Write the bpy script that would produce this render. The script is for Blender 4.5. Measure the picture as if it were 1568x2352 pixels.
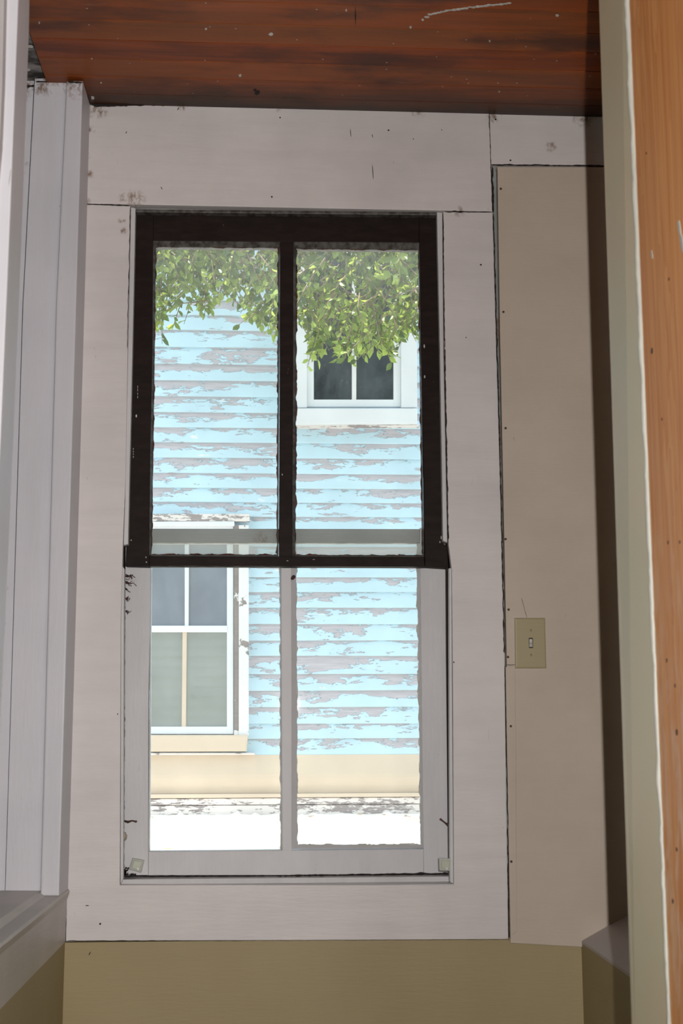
import bpy, bmesh, math, random
from mathutils import Vector, Matrix, noise
random.seed(7)
for o in list(bpy.data.objects): bpy.data.objects.remove(o)
S = bpy.context.scene
COL = S.collection
# ---------------------------------------------------------------- camera
W, H = 1568, 2352
FPX = 3017.0
YAW, PITCH, ROLL = 0.05356, 0.16354, -0.0033
EYE = Vector((0.0, 0.0, 1.45))
fw = Vector((math.cos(PITCH)*math.sin(YAW), math.cos(PITCH)*math.cos(YAW), math.sin(PITCH)))
r0 = Vector((math.cos(YAW), -math.sin(YAW), 0)); u0 = r0.cross(fw)
rt = r0*math.cos(ROLL)+u0*math.sin(ROLL); up = u0*math.cos(ROLL)-r0*math.sin(ROLL)
cd = bpy.data.cameras.new('camera'); cam = bpy.data.objects.new('camera', cd); COL.objects.link(cam)
cam.matrix_world = Matrix.Translation(EYE) @ Matrix((rt, up, -fw)).transposed().to_4x4()
cd.sensor_fit = 'HORIZONTAL'; cd.sensor_width = 14.9; cd.lens = FPX/W*14.9
cd.clip_start = 0.05; cd.clip_end = 200
cd.dof.use_dof = True; cd.dof.focus_distance = 4.6; cd.dof.aperture_fstop = 6.3
S.camera = cam
# ---------------------------------------------------------------- light
w = bpy.data.worlds.new('sky'); S.world = w; w.use_nodes = True
bg = w.node_tree.nodes['Background']; bg.inputs[0].default_value = (0.80, 0.90, 1.0, 1); bg.inputs[1].default_value = 2.75
def lamp(name, kind, loc, energy, color=(1, 1, 1), aim=None, **k):
    d = bpy.data.lights.new(name, kind); d.energy = energy; d.color = color
    for a, b in k.items(): setattr(d, a, b)
    o = bpy.data.objects.new(name, d); COL.objects.link(o); o.location = loc
    if aim is not None: o.rotation_euler = (Vector(aim)-Vector(loc)).to_track_quat('-Z', 'Y').to_euler()
    return o
# sun stands almost overhead in the gap between the two houses
lamp('sun', 'SUN', (0, 0, 20), 11.5, (1.0, 0.95, 0.86), aim=(1.9, 0.86, 12.0), angle=0.009)
# the camera's own flash, a hand's width right of and above the lens
FLASH = (0.088, 0.0, EYE.z+0.115)
lamp('camera_flash', 'SPOT', FLASH, 176, (1.0, 0.96, 0.93), aim=(0.088+fw.x*3, fw.y*3, FLASH[2]+fw.z*3),
     spot_size=math.radians(95), spot_blend=0.75, shadow_soft_size=0.008)
# unseen fill light, added in an opening behind the camera
lamp('rear_fill_light', 'AREA', (1.65, -2.38, 1.6), 20, (1.0, 0.97, 0.92), aim=(1.65, 3, 1.6), shape='RECTANGLE', size=.85, size_y=1.4)
S.view_settings.view_transform = 'Standard'; S.view_settings.look = 'None'
S.view_settings.exposure = 0.0; S.view_settings.gamma = 1.0; S.view_settings.use_curve_mapping = False

# ---------------------------------------------------------------- geometry helpers
def ray(px, py):
    return fw + rt*((px-W/2)/FPX) + up*((H/2-py)/FPX)
def P(px, py, Y):
    d = ray(px, py); return EYE + d*((Y-EYE.y)/d.y)
def lerp(a, b, t): return a+(b-a)*t
def link(name, me, mat, parent=None, kind=None, label=None, cat=None, group=None):
    o = bpy.data.objects.new(name, me); COL.objects.link(o)
    if mat is not None and not me.materials: me.materials.append(mat)
    if parent is not None:
        me.transform(Matrix.Translation(-world_loc(parent))); o.parent = parent
    tag(o, label, cat, group, kind); return o
def world_loc(o):
    v = o.location.copy()
    while o.parent: o = o.parent; v = v+o.location
    return v
def tag(o, label=None, cat=None, group=None, kind=None):
    if label: o['label'] = label
    if cat: o['category'] = cat
    if group: o['group'] = group
    if kind: o['kind'] = kind
    return o
def empty(name, loc, **k):
    o = bpy.data.objects.new(name, None); COL.objects.link(o); o.location = loc; o.empty_display_size = .05
    return tag(o, **k)
def rebase(o):
    """put the origin of a one-mesh thing at the middle of its base"""
    vs = [v.co for v in o.data.vertices]
    c = Vector(((min(v.x for v in vs)+max(v.x for v in vs))/2, (min(v.y for v in vs)+max(v.y for v in vs))/2, min(v.z for v in vs)))
    o.data.transform(Matrix.Translation(-c)); o.location = c; return o
def me_from(bm, smooth=False):
    bmesh.ops.recalc_face_normals(bm, faces=bm.faces)
    me = bpy.data.meshes.new('m'); bm.to_mesh(me); bm.free()
    if smooth:
        for p in me.polygons: p.use_smooth = True
    return me
def prism(bm, front, back, bev=0.0):
    """closed solid between two equal loops of points"""
    a = [bm.verts.new(p) for p in front]; b = [bm.verts.new(p) for p in back]; n = len(a)
    fs = [bm.faces.new(a), bm.faces.new(b[::-1])]
    for i in range(n): fs.append(bm.faces.new((a[i], b[i], b[(i+1) % n], a[(i+1) % n])))
    if bev:
        es = list({e for e in fs[0].edges})
        bmesh.ops.recalc_face_normals(bm, faces=fs)
        bmesh.ops.bevel(bm, geom=es, offset=bev, segments=2, affect='EDGES', profile=.6)
def board(bm, px, Y, t, bev=0.0012):
    f = [P(x, y, Y) for x, y in px]
    prism(bm, f, [p+Vector((0, t, 0)) for p in f], bev)
def box(bm, x0, x1, y0, y1, z0, z1, bev=0.0):
    f = [Vector((x0, y0, z0)), Vector((x1, y0, z0)), Vector((x1, y0, z1)), Vector((x0, y0, z1))]
    prism(bm, f, [p+Vector((0, y1-y0, 0)) for p in f], bev)
def tube(bm, pts, radii, seg=8, cap=True):
    rings = []
    for i, p in enumerate(pts):
        d = (pts[min(i+1, len(pts)-1)]-pts[max(i-1, 0)]).normalized()
        a = d.orthogonal().normalized()
        if rings and abs(d.dot(pa)) < .98: a = (pa-d*pa.dot(d)).normalized()
        pa = a; b = d.cross(a)
        r = radii[i] if isinstance(radii, (list, tuple)) else radii
        rings.append([bm.verts.new(p+(a*math.cos(k*2*math.pi/seg)+b*math.sin(k*2*math.pi/seg))*r) for k in range(seg)])
    for r1, r2 in zip(rings, rings[1:]):
        for k in range(seg): bm.faces.new((r1[k], r1[(k+1) % seg], r2[(k+1) % seg], r2[k]))
    if cap: bm.faces.new(rings[0][::-1]); bm.faces.new(rings[-1])
def rough_line(p0, p1, step, amp, seed):
    """pixel polyline from p0 to p1 with hand-made wobble; end point excluded"""
    n = max(1, int(math.hypot(p1[0]-p0[0], p1[1]-p0[1])/step)); out = []
    nx, ny = -(p1[1]-p0[1]), p1[0]-p0[0]; l = math.hypot(nx, ny) or 1; nx /= l; ny /= l
    for i in range(n):
        t = i/n; q = (lerp(p0[0], p1[0], t), lerp(p0[1], p1[1], t))
        a = 0 if i == 0 else amp*(noise.noise(Vector((q[0]*.045, q[1]*.045, seed)))*1.6+noise.noise(Vector((q[0]*.2, q[1]*.2, seed+5)))*.7)
        out.append((q[0]+nx*a, q[1]+ny*a))
    return out
def rough_poly(pts, amps, step=7, seed=0):
    out = []
    for i in range(len(pts)): out += rough_line(pts[i], pts[(i+1) % len(pts)], step, amps[i], seed+i*3.1)
    return out

# ---------------------------------------------------------------- materials
class N:
    def __init__(s, name):
        s.m = bpy.data.materials.new(name); s.m.use_nodes = True; s.t = s.m.node_tree; s.t.nodes.clear()
        s.out = s.t.nodes.new('ShaderNodeOutputMaterial'); s.pos = s.t.nodes.new('ShaderNodeNewGeometry').outputs['Position']
    def put(s, sock, v):
        if hasattr(v, 'links'): s.t.links.new(v, sock)
        elif isinstance(v, tuple) and len(v) == 3 and sock.type == 'RGBA': sock.default_value = (*v, 1)
        else: sock.default_value = v
    def node(s, t, ins, **k):
        n = s.t.nodes.new('ShaderNode'+t)
        for a, b in k.items(): setattr(n, a, b)
        for a, b in ins.items(): s.put(n.inputs[a], b)
        return n
    def map(s, scale=(1, 1, 1), loc=(0, 0, 0)):
        return s.node('Mapping', {'Vector': s.pos, 'Scale': scale, 'Location': loc}).outputs[0]
    def noise(s, scale=(1, 1, 1), detail=4, rough=.5, dist=0, loc=(0, 0, 0), sc=1.0):
        return s.node('TexNoise', {'Vector': s.map(scale, loc), 'Scale': sc, 'Detail': detail, 'Roughness': rough, 'Distortion': dist}).outputs['Fac']
    def ramp(s, v, a, b, lo=0.0, hi=1.0):
        return s.node('MapRange', {'Value': v, 'From Min': a, 'From Max': b, 'To Min': lo, 'To Max': hi}).outputs[0]
    def math(s, op, a, b=0.0):
        n = s.t.nodes.new('ShaderNodeMath'); n.operation = op; s.put(n.inputs[0], a); s.put(n.inputs[1], b); return n.outputs[0]
    def mix(s, f, a, b, mode='MIX'):
        n = s.t.nodes.new('ShaderNodeMix'); n.data_type = 'RGBA'; n.blend_type = mode
        s.put(n.inputs['Factor'], f); s.put(n.inputs[6], a); s.put(n.inputs[7], b); return n.outputs[2]
    def bump(s, h, strength=.3, dist=.002):
        return s.node('Bump', {'Height': h, 'Strength': strength, 'Distance': dist}).outputs[0]
    def bsdf(s, col, rough=.5, nrm=None, spec=.4, coat=0.0, trans=None):
        ins = {'Base Color': col, 'Roughness': rough, 'Specular IOR Level': spec, 'Coat Weight': coat}
        if nrm is not None: ins['Normal'] = nrm
        return s.node('BsdfPrincipled', ins).outputs[0]
    def done(s, sh):
        s.t.links.new(sh, s.out.inputs[0]); return s.m
def stain(n, pts):
    """sum of soft blobs at world points (x, y, z, radius)"""
    tot = 0.0
    for (p, r) in pts:
        d = n.node('VectorMath', {0: n.pos, 1: tuple(p)}, operation='DISTANCE').outputs['Value']
        v = n.ramp(d, 0.0, r, 1.0, 0.0); tot = v if isinstance(tot, float) else n.math('MAXIMUM', tot, v)
    return tot
def paint(name, col, col2=None, rough=.45, grain=(3, 3, 25), speck=.25, stains=(), streak=.3, spec=.35, dirt=(.10, .07, .05)):
    n = N(name); col2 = col2 or tuple(c*.86 for c in col)
    big = n.noise((5, 5, 5), 4, .55); c = n.mix(n.ramp(big, .35, .65), col, col2)
    br = n.noise(grain, 5, .6, loc=(3, 1, 7))
    c = n.mix(n.ramp(br, .45, .75, 0, streak), c, tuple(x*.72 for x in col))
    sp = n.noise((70, 70, 34), 3, .5, loc=(9, 2, 1)); c = n.mix(n.ramp(sp, .76, .80, 0, speck), c, dirt)
    lng = n.noise((130, 130, 14), 2, .5, 1.0, loc=(1, 8, 3)); c = n.mix(n.ramp(lng, .77, .80, 0, speck*1.5), c, dirt)
    if stains:
        st = stain(n, [(P(x, y, Y), r) for x, y, Y, r in stains])
        g = n.noise((90, 90, 60), 5, .7); m = n.math('MULTIPLY', st, n.ramp(g, .38, .60))
        c = n.mix(n.ramp(m, .15, .75, 0, .85), c, (.16, .085, .045))
    hgt = n.math('ADD', n.noise(tuple(g*6 for g in grain), 4, .6), n.math('MULTIPLY', big, 1.5))
    return n.done(n.bsdf(c, rough, n.bump(hgt, .35, .0012), spec))

M = {}
M['trim'] = paint('white_trim_paint', (.66, .615, .60), (.60, .56, .55), stains=[(215, 243, 3, .05), (1130, 265, 3, .03), (1340, 266, 3, .045), (640, 245, 3, .02), (960, 252, 3, .03), (1130, 482, 3, .015), (1055, 487, 3, .02), (203, 400, 3, .02), (290, 1330, 3, .015), (310, 458, 3, .035), (285, 455, 3, .02), (196, 360, 3, .018), (205, 300, 3, .02), (215, 245, 3, .03), (195, 465, 3, .02), (283, 530, 3, .014), (280, 505, 3, .014),
    (1265, 336, 3, .022), (1170, 2165, 3, .02), (1345, 268, 3, .02), (650, 1950, 3, .0), (235, 260, 3, .02), (420, 245, 3, .02)])
M['trim_v'] = paint('white_jamb_paint', (.61, .60, .635), (.57, .565, .60), grain=(25, 25, 3), streak=.2, stains=[(115, 186, 2.9, .05), (172, 192, 2.87, .05), (95, 200, 2.9, .04), (60, 195, 2.9, .05), (170, 200, 2.9, .04), (60, 205, 2.9, .03), (62, 378, 2.9, .014), (35, 400, 2.9, .03), (118, 990, 2.9, .006)])
M['sash_white'] = paint('white_sash_paint', (.60, .59, .595), (.54, .535, .545), grain=(22, 22, 4), streak=.35, speck=.35, stains=[
    (296, 1330, 3.05, .03), (292, 1370, 3.05, .02), (290, 1410, 3.05, .015), (288, 1500, 3.05, .012), (292, 2005, 3.05, .025), (1005, 1660, 3.05, .02), (940, 2000, 3.05, .02), (925, 1970, 3.05, .015), (1000, 1880, 3.05, .012), (345, 2005, 3.05, .02), (600, 2008, 3.05, .02), (1015, 1380, 3.05, .02)])
M['beige'] = paint('beige_panel_paint', (.52, .445, .365), (.48, .41, .335), streak=.12, speck=.15, rough=.55, stains=[(1150, 433, 2.99, .007), (1156, 716, 2.99, .006), (1161, 983, 2.99, .006), (1165, 1415, 2.99, .01)])
M['olive'] = paint('olive_wall_paint', (.335, .27, .145), (.32, .255, .135), streak=.08, speck=.06, rough=.6)
M['olive_post'] = paint('grey_green_wall_paint', (.56, .525, .36), (.60, .51, .35), grain=(4, 4, 4), streak=.1, speck=.03, rough=.5)
M['ledge'] = paint('white_ledge_paint', (.46, .43, .42), streak=.2, speck=.1)
M['sill'] = paint('grey_white_sill_paint', (.50, .46, .43), (.42, .40, .36), streak=.3, speck=.05, rough=.4)
M['gapgrey'] = paint('blue_grey_old_plaster', (.36, .39, .39), (.24, .26, .25), speck=.7, stains=[(1135, 380, 3.01, .04), (1150, 760, 3.01, .1), (1150, 1000, 3.01, .1)])
M['plate'] = paint('ivory_plastic', (.37, .31, .185), (.35, .29, .17), streak=.05, speck=.02, rough=.35)
M['gyp'] = paint('white_gypsum_edge', (.50, .50, .44), speck=.1)
def simple(name, col, rough=.5, metal=0.0):
    n = N(name); c = n.mix(n.ramp(n.noise((60, 60, 60), 3), .4, .7), col, tuple(x*.6 for x in col))
    s = n.node('BsdfPrincipled', {'Base Color': c, 'Roughness': rough, 'Metallic': metal}); return n.done(s.outputs[0])
M['dark'] = simple('dark_old_wood', (.035, .022, .018), .8)
M['crack'] = simple('black_dirt', (.016, .010, .008), .9)
M['rust'] = simple('rusty_metal', (.09, .045, .03), .6, .4)
M['steel'] = simple('worn_steel', (.5, .5, .48), .35, .8)
M['mothdark'] = simple('dark_cocoon', (.06, .02, .02), .7)
M['wax'] = simple('grey_cocoon', (.45, .38, .30), .8)
M['tog'] = simple('white_toggle_plastic', (.62, .62, .56), .3)
# dark brown sash paint
n = N('dark_brown_sash_paint'); c = n.mix(n.ramp(n.noise((20, 20, 60), 5, .6), .4, .7), (.014, .0085, .007), (.022, .014, .0115))
sc = n.noise((120, 120, 40), 4, .6, loc=(4, 4, 4)); c = n.mix(n.ramp(sc, .735, .78, 0, .6), c, (.3, .28, .25))
M['brown'] = n.done(n.bsdf(c, .6, n.bump(n.noise((60, 60, 160), 4, .6), .3, .001), .12))
n = N('red_brown_overpaint'); c = n.mix(n.ramp(n.noise((40, 40, 40), 5, .6), .4, .65), (.03, .012, .009), (.13, .04, .022))
M['rim'] = n.done(n.bsdf(c, .5, None, .3))
n = N('grey_lit_putty'); c = n.mix(n.ramp(n.noise((70, 30, 70), 5, .6), .4, .62), (.10, .095, .085), (.03, .022, .018)); M['putty_grey'] = n.done(n.bsdf(c, .5))  # grey carries light reflected on the brown sash's glazing reveals
n = N('putty_overpaint'); c = n.mix(n.ramp(n.noise((60, 60, 60), 5, .6), .4, .65), (.55, .56, .52), (.40, .40, .36)); M['putty_white'] = n.done(n.bsdf(c, .5))
# varnished ceiling planks
n = N('red_brown_varnished_planks')
at = n.node('Attribute', {}, attribute_name='tone').outputs['Fac']
pl = n.t.nodes.new('ShaderNodeVectorMath'); pl.operation = 'MULTIPLY_ADD'; n.put(pl.inputs[0], n.pos); pl.inputs[1].default_value = (2.2, 26, 26)
cmb = n.node('CombineXYZ', {'X': n.math('MULTIPLY', at, 31.0), 'Y': n.math('MULTIPLY', at, 17.0), 'Z': 0.0}).outputs[0]; n.put(pl.inputs[2], cmb)
g1 = n.node('TexNoise', {'Vector': pl.outputs[0], 'Scale': 1.0, 'Detail': 8.0, 'Roughness': .6, 'Distortion': .5}).outputs['Fac']
blot = n.noise((3.5, 9, 9), 4, .6, loc=(2, 5, 1))
c = n.mix(n.ramp(g1, .35, .68), (.30, .055, .007), (.085, .016, .005))
c = n.mix(n.ramp(at, 0, 1, 0, .55), c, (.30, .095, .022))
c = n.mix(n.ramp(blot, .50, .68, 0, .75), c, (.06, .025, .018))
c = n.mix(n.ramp(n.noise((9, 30, 30), 6, .65, loc=(0, 3, 3)), .66, .80, 0, .35), c, (.30, .25, .23))
vz = n.node('TexVoronoi', {'Vector': n.map((1, 1, 1)), 'Scale': 26.0}).outputs['Distance']
c = n.mix(n.ramp(vz, .045, .06, .8, 0), c, (.45, .42, .38))
st = stain(n, [(P(500, 236, 2.99), .0)]); 
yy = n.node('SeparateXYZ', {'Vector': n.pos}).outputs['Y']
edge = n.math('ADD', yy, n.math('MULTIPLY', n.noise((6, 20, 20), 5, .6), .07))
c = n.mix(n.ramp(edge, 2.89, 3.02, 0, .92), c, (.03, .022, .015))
M['ceil'] = n.done(n.bsdf(c, n.ramp(blot, .3, .7, .28, .45), n.bump(g1, .15, .001), .22))
n = N('sooty_plaster'); c = n.mix(n.ramp(n.noise((14, 30, 14), 6, .7), .45, .66), (.05, .045, .042), (.33, .31, .30)); M['soot'] = n.done(n.bsdf(c, .7))
# bare stud
n = N('bare_pine_stud')
g = n.node('TexNoise', {'Vector': n.map((3, 75, 2.0)), 'Scale': 1.0, 'Detail': 7.0, 'Roughness': .6, 'Distortion': .9}).outputs['Fac']
wv = n.node('TexNoise', {'Vector': n.map((1, 14, 1.1), (3, 3, 3)), 'Scale': 1.0, 'Detail': 3.0, 'Distortion': 1.6}).outputs['Fac']
wv = n.math('FRACT', n.math('MULTIPLY', wv, 7.0))
c = n.mix(n.ramp(g, .3, .7), (.74, .32, .10), (.53, .185, .05)); c = n.mix(n.ramp(wv, .0, 1.0, 0, .45), c, (.86, .46, .18))
zz = n.node('SeparateXYZ', {'Vector': n.pos}).outputs['Z']
sm = n.noise((30, 30, 9), 5, .65, .8, loc=(7, 7, 7)); lowm = n.ramp(zz, 1.9, 1.0, 0.0, .85)
c = n.mix(n.math('MULTIPLY', n.ramp(sm, .45, .66), lowm), c, (.78, .60, .46))
for (x, y, r) in ((1497, 806, .006), (1520, 963, .004), (1534, 1246, .004), (1531, 1517, .004), (1550, 1575, .004), (1554, 1682, .006), (1554, 1951, .004), (1545, 2070, .006), (1560, 1245, .003)):
    d = ray(x, y); q = EYE+d*(1.60/d.y)
    dd = n.node('VectorMath', {0: n.node('VectorMath', {0: n.pos, 1: (0, 1, 1)}, operation='MULTIPLY').outputs[0], 1: (0, q.y, q.z)}, operation='DISTANCE').outputs['Value']
STUDMAT = n; STUDC = c
M['_'] = None
# glass: clear pane with dust that catches light
def glass(name, dust=.10, streaks=.10, col=(.75, .80, .76), clear=(.97, .985, .98), top=None, bot=None):
    n = N(name)
    tr = n.node('BsdfTransparent', {'Color': clear}).outputs[0]
    gl = n.node('BsdfGlossy', {'Color': (1, 1, 1), 'Roughness': .02}).outputs[0]
    fr = n.node('Fresnel', {'IOR': 1.35}).outputs[0]
    sh = n.node('MixShader', {0: fr, 1: tr, 2: gl}).outputs[0]
    df = n.node('MixShader', {0: .5, 1: n.node('BsdfDiffuse', {'Color': col}).outputs[0], 2: n.node('BsdfTranslucent', {'Color': col}).outputs[0]}).outputs[0]
    f = n.ramp(n.noise((5, 5, 5), 5, .6, .4), .35, .75, dust*.2, dust+streaks)
    f = n.math('ADD', f, n.ramp(n.noise((60, 60, 18), 5, .7), .62, .8, 0, streaks*.8))
    z = n.node('SeparateXYZ', {'Vector': n.pos}).outputs['Z']
    if top: f = n.math('ADD', f, n.math('MULTIPLY', n.ramp(z, top[0], top[1], 0, top[2]), n.ramp(n.noise((9, 9, 9), 4, .6), .3, .7, .5, 1.0)))
    if bot: f = n.math('ADD', f, n.ramp(z, bot[0], bot[1], 0, bot[2]))
    return n.done(n.node('MixShader', {0: f, 1: sh, 2: df}).outputs[0])
ztop = P(640, 566, 3.05).z
M['glass_up'] = glass('dusty_window_glass', .02, .025, top=(ztop-.26, ztop, .16), bot=(P(640, 1248, 3.05).z, P(640, 1252, 3.05).z, .30))
M['glass_low'] = glass('clear_window_glass', .02, .03)
# peeling exterior paint
def peel(name, col, wood=(.46, .40, .42), amt=0.0, use_uv=True, scale=(2.6, 2.6, 13), white=(.82, .82, .86), wamt=.66):
    n = N(name)
    m = n.noise(scale, 10, .70, .12)
    lg = n.noise((.9, .9, 1.4), 3, .5, loc=(5, 0, 2))
    v = n.math('ADD', m, n.math('MULTIPLY', lg, .38))
    if use_uv:
        uv = n.node('UVMap', {}).outputs[0]; fr = n.node('SeparateXYZ', {'Vector': uv}).outputs['Y']
        v = n.math('ADD', v, n.ramp(fr, .1, 1.0, -.09, .11))
    mask = n.ramp(v, .775-amt, .785-amt)
    edge = n.ramp(v, .76-amt, .785-amt)
    tone = n.noise((3, 3, 3), 3); pc = n.mix(n.ramp(tone, .3, .7), col, tuple(x*.90 for x in col))
    pc = n.mix(n.ramp(n.noise((5, 5, 16), 6, .6, loc=(1, 2, 9)), wamt, wamt+.02, 0, .8), pc, white)
    crk = n.noise((14, 14, 90), 6, .7, .6); pc = n.mix(n.ramp(crk, .70, .74, 0, .35), pc, tuple(x*.5 for x in col))
    wd = n.mix(n.ramp(n.noise((5, 5, 70), 5, .6), .35, .7), wood, tuple(x*.78 for x in wood))
    c = n.mix(edge, pc, tuple(x*.8 for x in col)); c = n.mix(mask, c, wd)  # darker rim paints the thin shadow along flake edges
    return n.done(n.bsdf(c, .7, n.bump(n.math('MULTIPLY', mask, -1.0), .8, .003), .2))
M['siding'] = peel('peeling_pale_blue_paint', (.58, .77, .88), (.58, .545, .59), amt=.05, scale=(4.5, 4.5, 17))
M['w_peel'] = peel('peeling_white_paint', (.80, .79, .80), (.33, .29, .28), amt=-.03, use_uv=False, scale=(9, 9, 9), wamt=.9)
M['w_peel2'] = peel('badly_peeling_white_paint', (.82, .76, .74), (.38, .33, .33), amt=.06, use_uv=False, scale=(14, 14, 50), wamt=.9)
M['w_bare'] = peel('mostly_bare_white_trim', (.80, .78, .78), (.30, .26, .25), amt=.17, use_uv=False, scale=(12, 12, 9), wamt=.9)
M['w_clean'] = peel('white_house_trim_paint', (.80, .82, .86), (.5, .48, .5), amt=-.15, use_uv=False, scale=(6, 6, 6), wamt=.9)
M['cream'] = peel('cream_base_board_paint', (.72, .60, .48), (.5, .45, .42), amt=-.12, use_uv=False, scale=(6, 6, 12), wamt=.74, white=(.62, .80, .82))
M['founda'] = peel('whitewashed_foundation', (.90, .86, .80), (.75, .5, .32), amt=-.04, use_uv=False, scale=(8, 8, 20), wamt=.9)
n = N('neighbour_window_glass')
nz = n.noise((7, 7, 3), 6, .65, .4); spk = n.noise((90, 90, 60), 3, .6)
c = n.mix(n.ramp(nz, .35, .7), (.016, .022, .030), (.07, .085, .10)); c = n.mix(n.ramp(spk, .62, .75, 0, .5), c, (.22, .28, .32))
M['npane'] = n.done(n.bsdf(c, .06, None, .2))
n = N('neighbour_window_hazy_glass')
c = n.mix(n.ramp(n.noise((5, 5, 3), 6, .65, .4), .35, .7), (.19, .21, .25), (.25, .275, .32))
M['npane_haze'] = n.done(n.bsdf(c, .08, None, .5))
n = N('neighbour_window_insect_screen')
c = n.mix(n.ramp(n.noise((4, 4, 4), 5, .6), .35, .7), (.25, .27, .255), (.30, .32, .305))
M['npane_scr'] = n.done(n.node('BsdfPrincipled', {'Base Color': c, 'Roughness': .03, 'IOR': 2.1}).outputs[0])
n = N('leaf'); at = n.node('Attribute', {}, attribute_name='tone').outputs['Fac']
c = n.mix(at, (.035, .075, .035), (.25, .35, .09))
d = n.bsdf(c, .38, None, .5); tl = n.node('BsdfTranslucent', {'Color': n.mix(at, (.06, .13, .035), (.70, .84, .16))}).outputs[0]
M['leaf'] = n.done(n.node('MixShader', {0: .42, 1: d, 2: tl}).outputs[0])
M['bark'] = simple('smooth_bark', (.30, .22, .16), .8)
M['ground'] = paint('pale_sandy_ground', (.43, .40, .35), grain=(4, 4, 4), rough=.9)
M['ownsid'] = paint('own_house_siding_paint', (.62, .63, .60), grain=(3, 3, 20))

# ---------------------------------------------------------------- room shell
ze = lambda y, Y: P(640, y, Y).z
ZC = P(640, 243, 3.0).z                      # ceiling height at the window wall
XL = P(163, 1500, 3.0).x                     # left wall plane
def wallbox(name, *a, mat='olive', bev=0):
    bm = bmesh.new(); box(bm, *a, bev); return link(name, me_from(bm), M[mat], kind='structure')
# window wall: four blocks around the opening
ox0, ox1 = P(292, 1300, 3.05).x-.02, P(1030, 1300, 3.05).x+.02
oz0, oz1 = P(640, 2030, 3.02).z-.004, P(640, 478, 3.02).z+.03
bm = bmesh.new(); Y0, Y1 = 3.02, 3.16
zsplit = P(640, 2162, 3.0).z
box(bm, -2.2, ox0, Y0, Y1, zsplit, 3.1); box(bm, ox1, 2.2, Y0, Y1, zsplit, 3.1)
box(bm, ox0, ox1, Y0, Y1, oz1, 3.1); box(bm, ox0, ox1, Y0, Y1, zsplit, oz0)
link('wall_back', me_from(bm), M['gapgrey'], kind='structure')
bm = bmesh.new()
xa, xb = P(148, 2180, 3.0).x-.01, P(1337, 2180, 3.0).x+.06
box(bm, xa-.6, xb+1.2, 3.003, 3.16, 0, zsplit+.002)
link('wall_back_lower', me_from(bm), M['olive'], kind='structure')
wallbox('floor', -2.3, 2.3, -2.5, 3.16, -.1, 0, mat='dark')
bm = bmesh.new()                             # rear wall with an opening added to let fill daylight in
box(bm, -2.3, 1.2, -2.5, -2.4, 0, 3.1); box(bm, 2.1, 2.3, -2.5, -2.4, 0, 3.1); box(bm, 1.2, 2.1, -2.5, -2.4, 0, .9); box(bm, 1.2, 2.1, -2.5, -2.4, 2.3, 3.1)
link('wall_rear', me_from(bm), M['olive'], kind='structure')
wallbox('wall_left_outer', -2.3, -2.2, -2.5, 3.16, 0, 3.1, mat='trim_v')
wallbox('wall_right_outer', 2.2, 2.3, -2.5, 3.16, 0, 3.1)
# plank ceiling, slightly out of level like the photograph's
pR = P(1348, 268, 3.0); pL = P(205, 240, 3.0)
def zc(x): return pL.z+(pR.z-pL.z)*(x-pL.x)/(pR.x-pL.x)
bm = bmesh.new(); lay = bm.verts.layers.float.new('tone')
xs0 = P(105, 180, 2.88).x
y = 3.03; k = 0; wds = [.088, .084, .081, .083, .082, .086]
x1 = 2.2
while y > -2.4:
    wd = wds[k % 6]; y2 = y-wd; t = [.1, .45, .75, .2, .9, .6, .35, .8, .05, .5][k % 10]
    before = set(bm.verts); zb = .02
    f = [Vector((xs0, y-.0013, zc(xs0))), Vector((x1, y-.0013, zc(x1))), Vector((x1, y2+.0013, zc(x1))), Vector((xs0, y2+.0013, zc(xs0)))]
    prism(bm, f, [p+Vector((0, 0, zb)) for p in f], .0009)
    for v in bm.verts:
        if v not in before: v[lay] = t
    y = y2; k += 1
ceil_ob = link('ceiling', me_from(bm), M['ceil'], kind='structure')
def on_ceiling(px, py):
    d = ray(px, py); t = (pL.z-EYE.z)/d.z
    for _ in range(4): t = (zc(EYE.x+d.x*t)-EYE.z)/d.z
    return EYE+d*t
random.seed(9)
def fleck(bm, px, py, rx, ry):
    q = [on_ceiling(px+math.cos(a_)*rx*random.uniform(.6, 1.2), py+math.sin(a_)*ry*random.uniform(.6, 1.2)) for a_ in [i*math.pi/4 for i in range(8)]]
    prism(bm, [p-Vector((0, 0, .0008)) for p in q], [p+Vector((0, 0, .0004)) for p in q])
bm = bmesh.new()
for a in ((622, 78, 6, 4), (213, 224, 5, 4), (551, 173, 4, 4), (473, 66, 3, 3), (795, 23, 2, 3), (1279, 35, 4, 3), (943, 62, 3, 3), (1124, 94, 2, 3), (232, 190, 2, 2), (67, 107, 9, 4), (60, 160, 12, 3), (90, 52, 2, 3), (970, 45, 3, 3), (1146, 210, 2, 2)): fleck(bm, *a)
for k in range(22):
    t = k/21; fleck(bm, lerp(980, 1168, t), lerp(38, 7, t**.6)+random.uniform(-1, 1), 7, 1.3+random.random())
link('paint_drips', me_from(bm), M['putty_white'], ceil_ob, kind='stuff')
bm = bmesh.new()
for a in ((590, 213, 7, 6), (816, 35, 1.5, 24), (585, 207, 4, 3)): fleck(bm, *a)
link('knot', me_from(bm), M['crack'], ceil_ob)
wallbox('ceiling_left', -2.3, xs0-.002, -2.5, 3.03, ZC+.012, ZC+.03, mat='soot')
wallbox('ceiling_backing', -2.3, 2.3, -2.5, 3.16, ZC+.03, 3.12, mat='dark')

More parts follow.
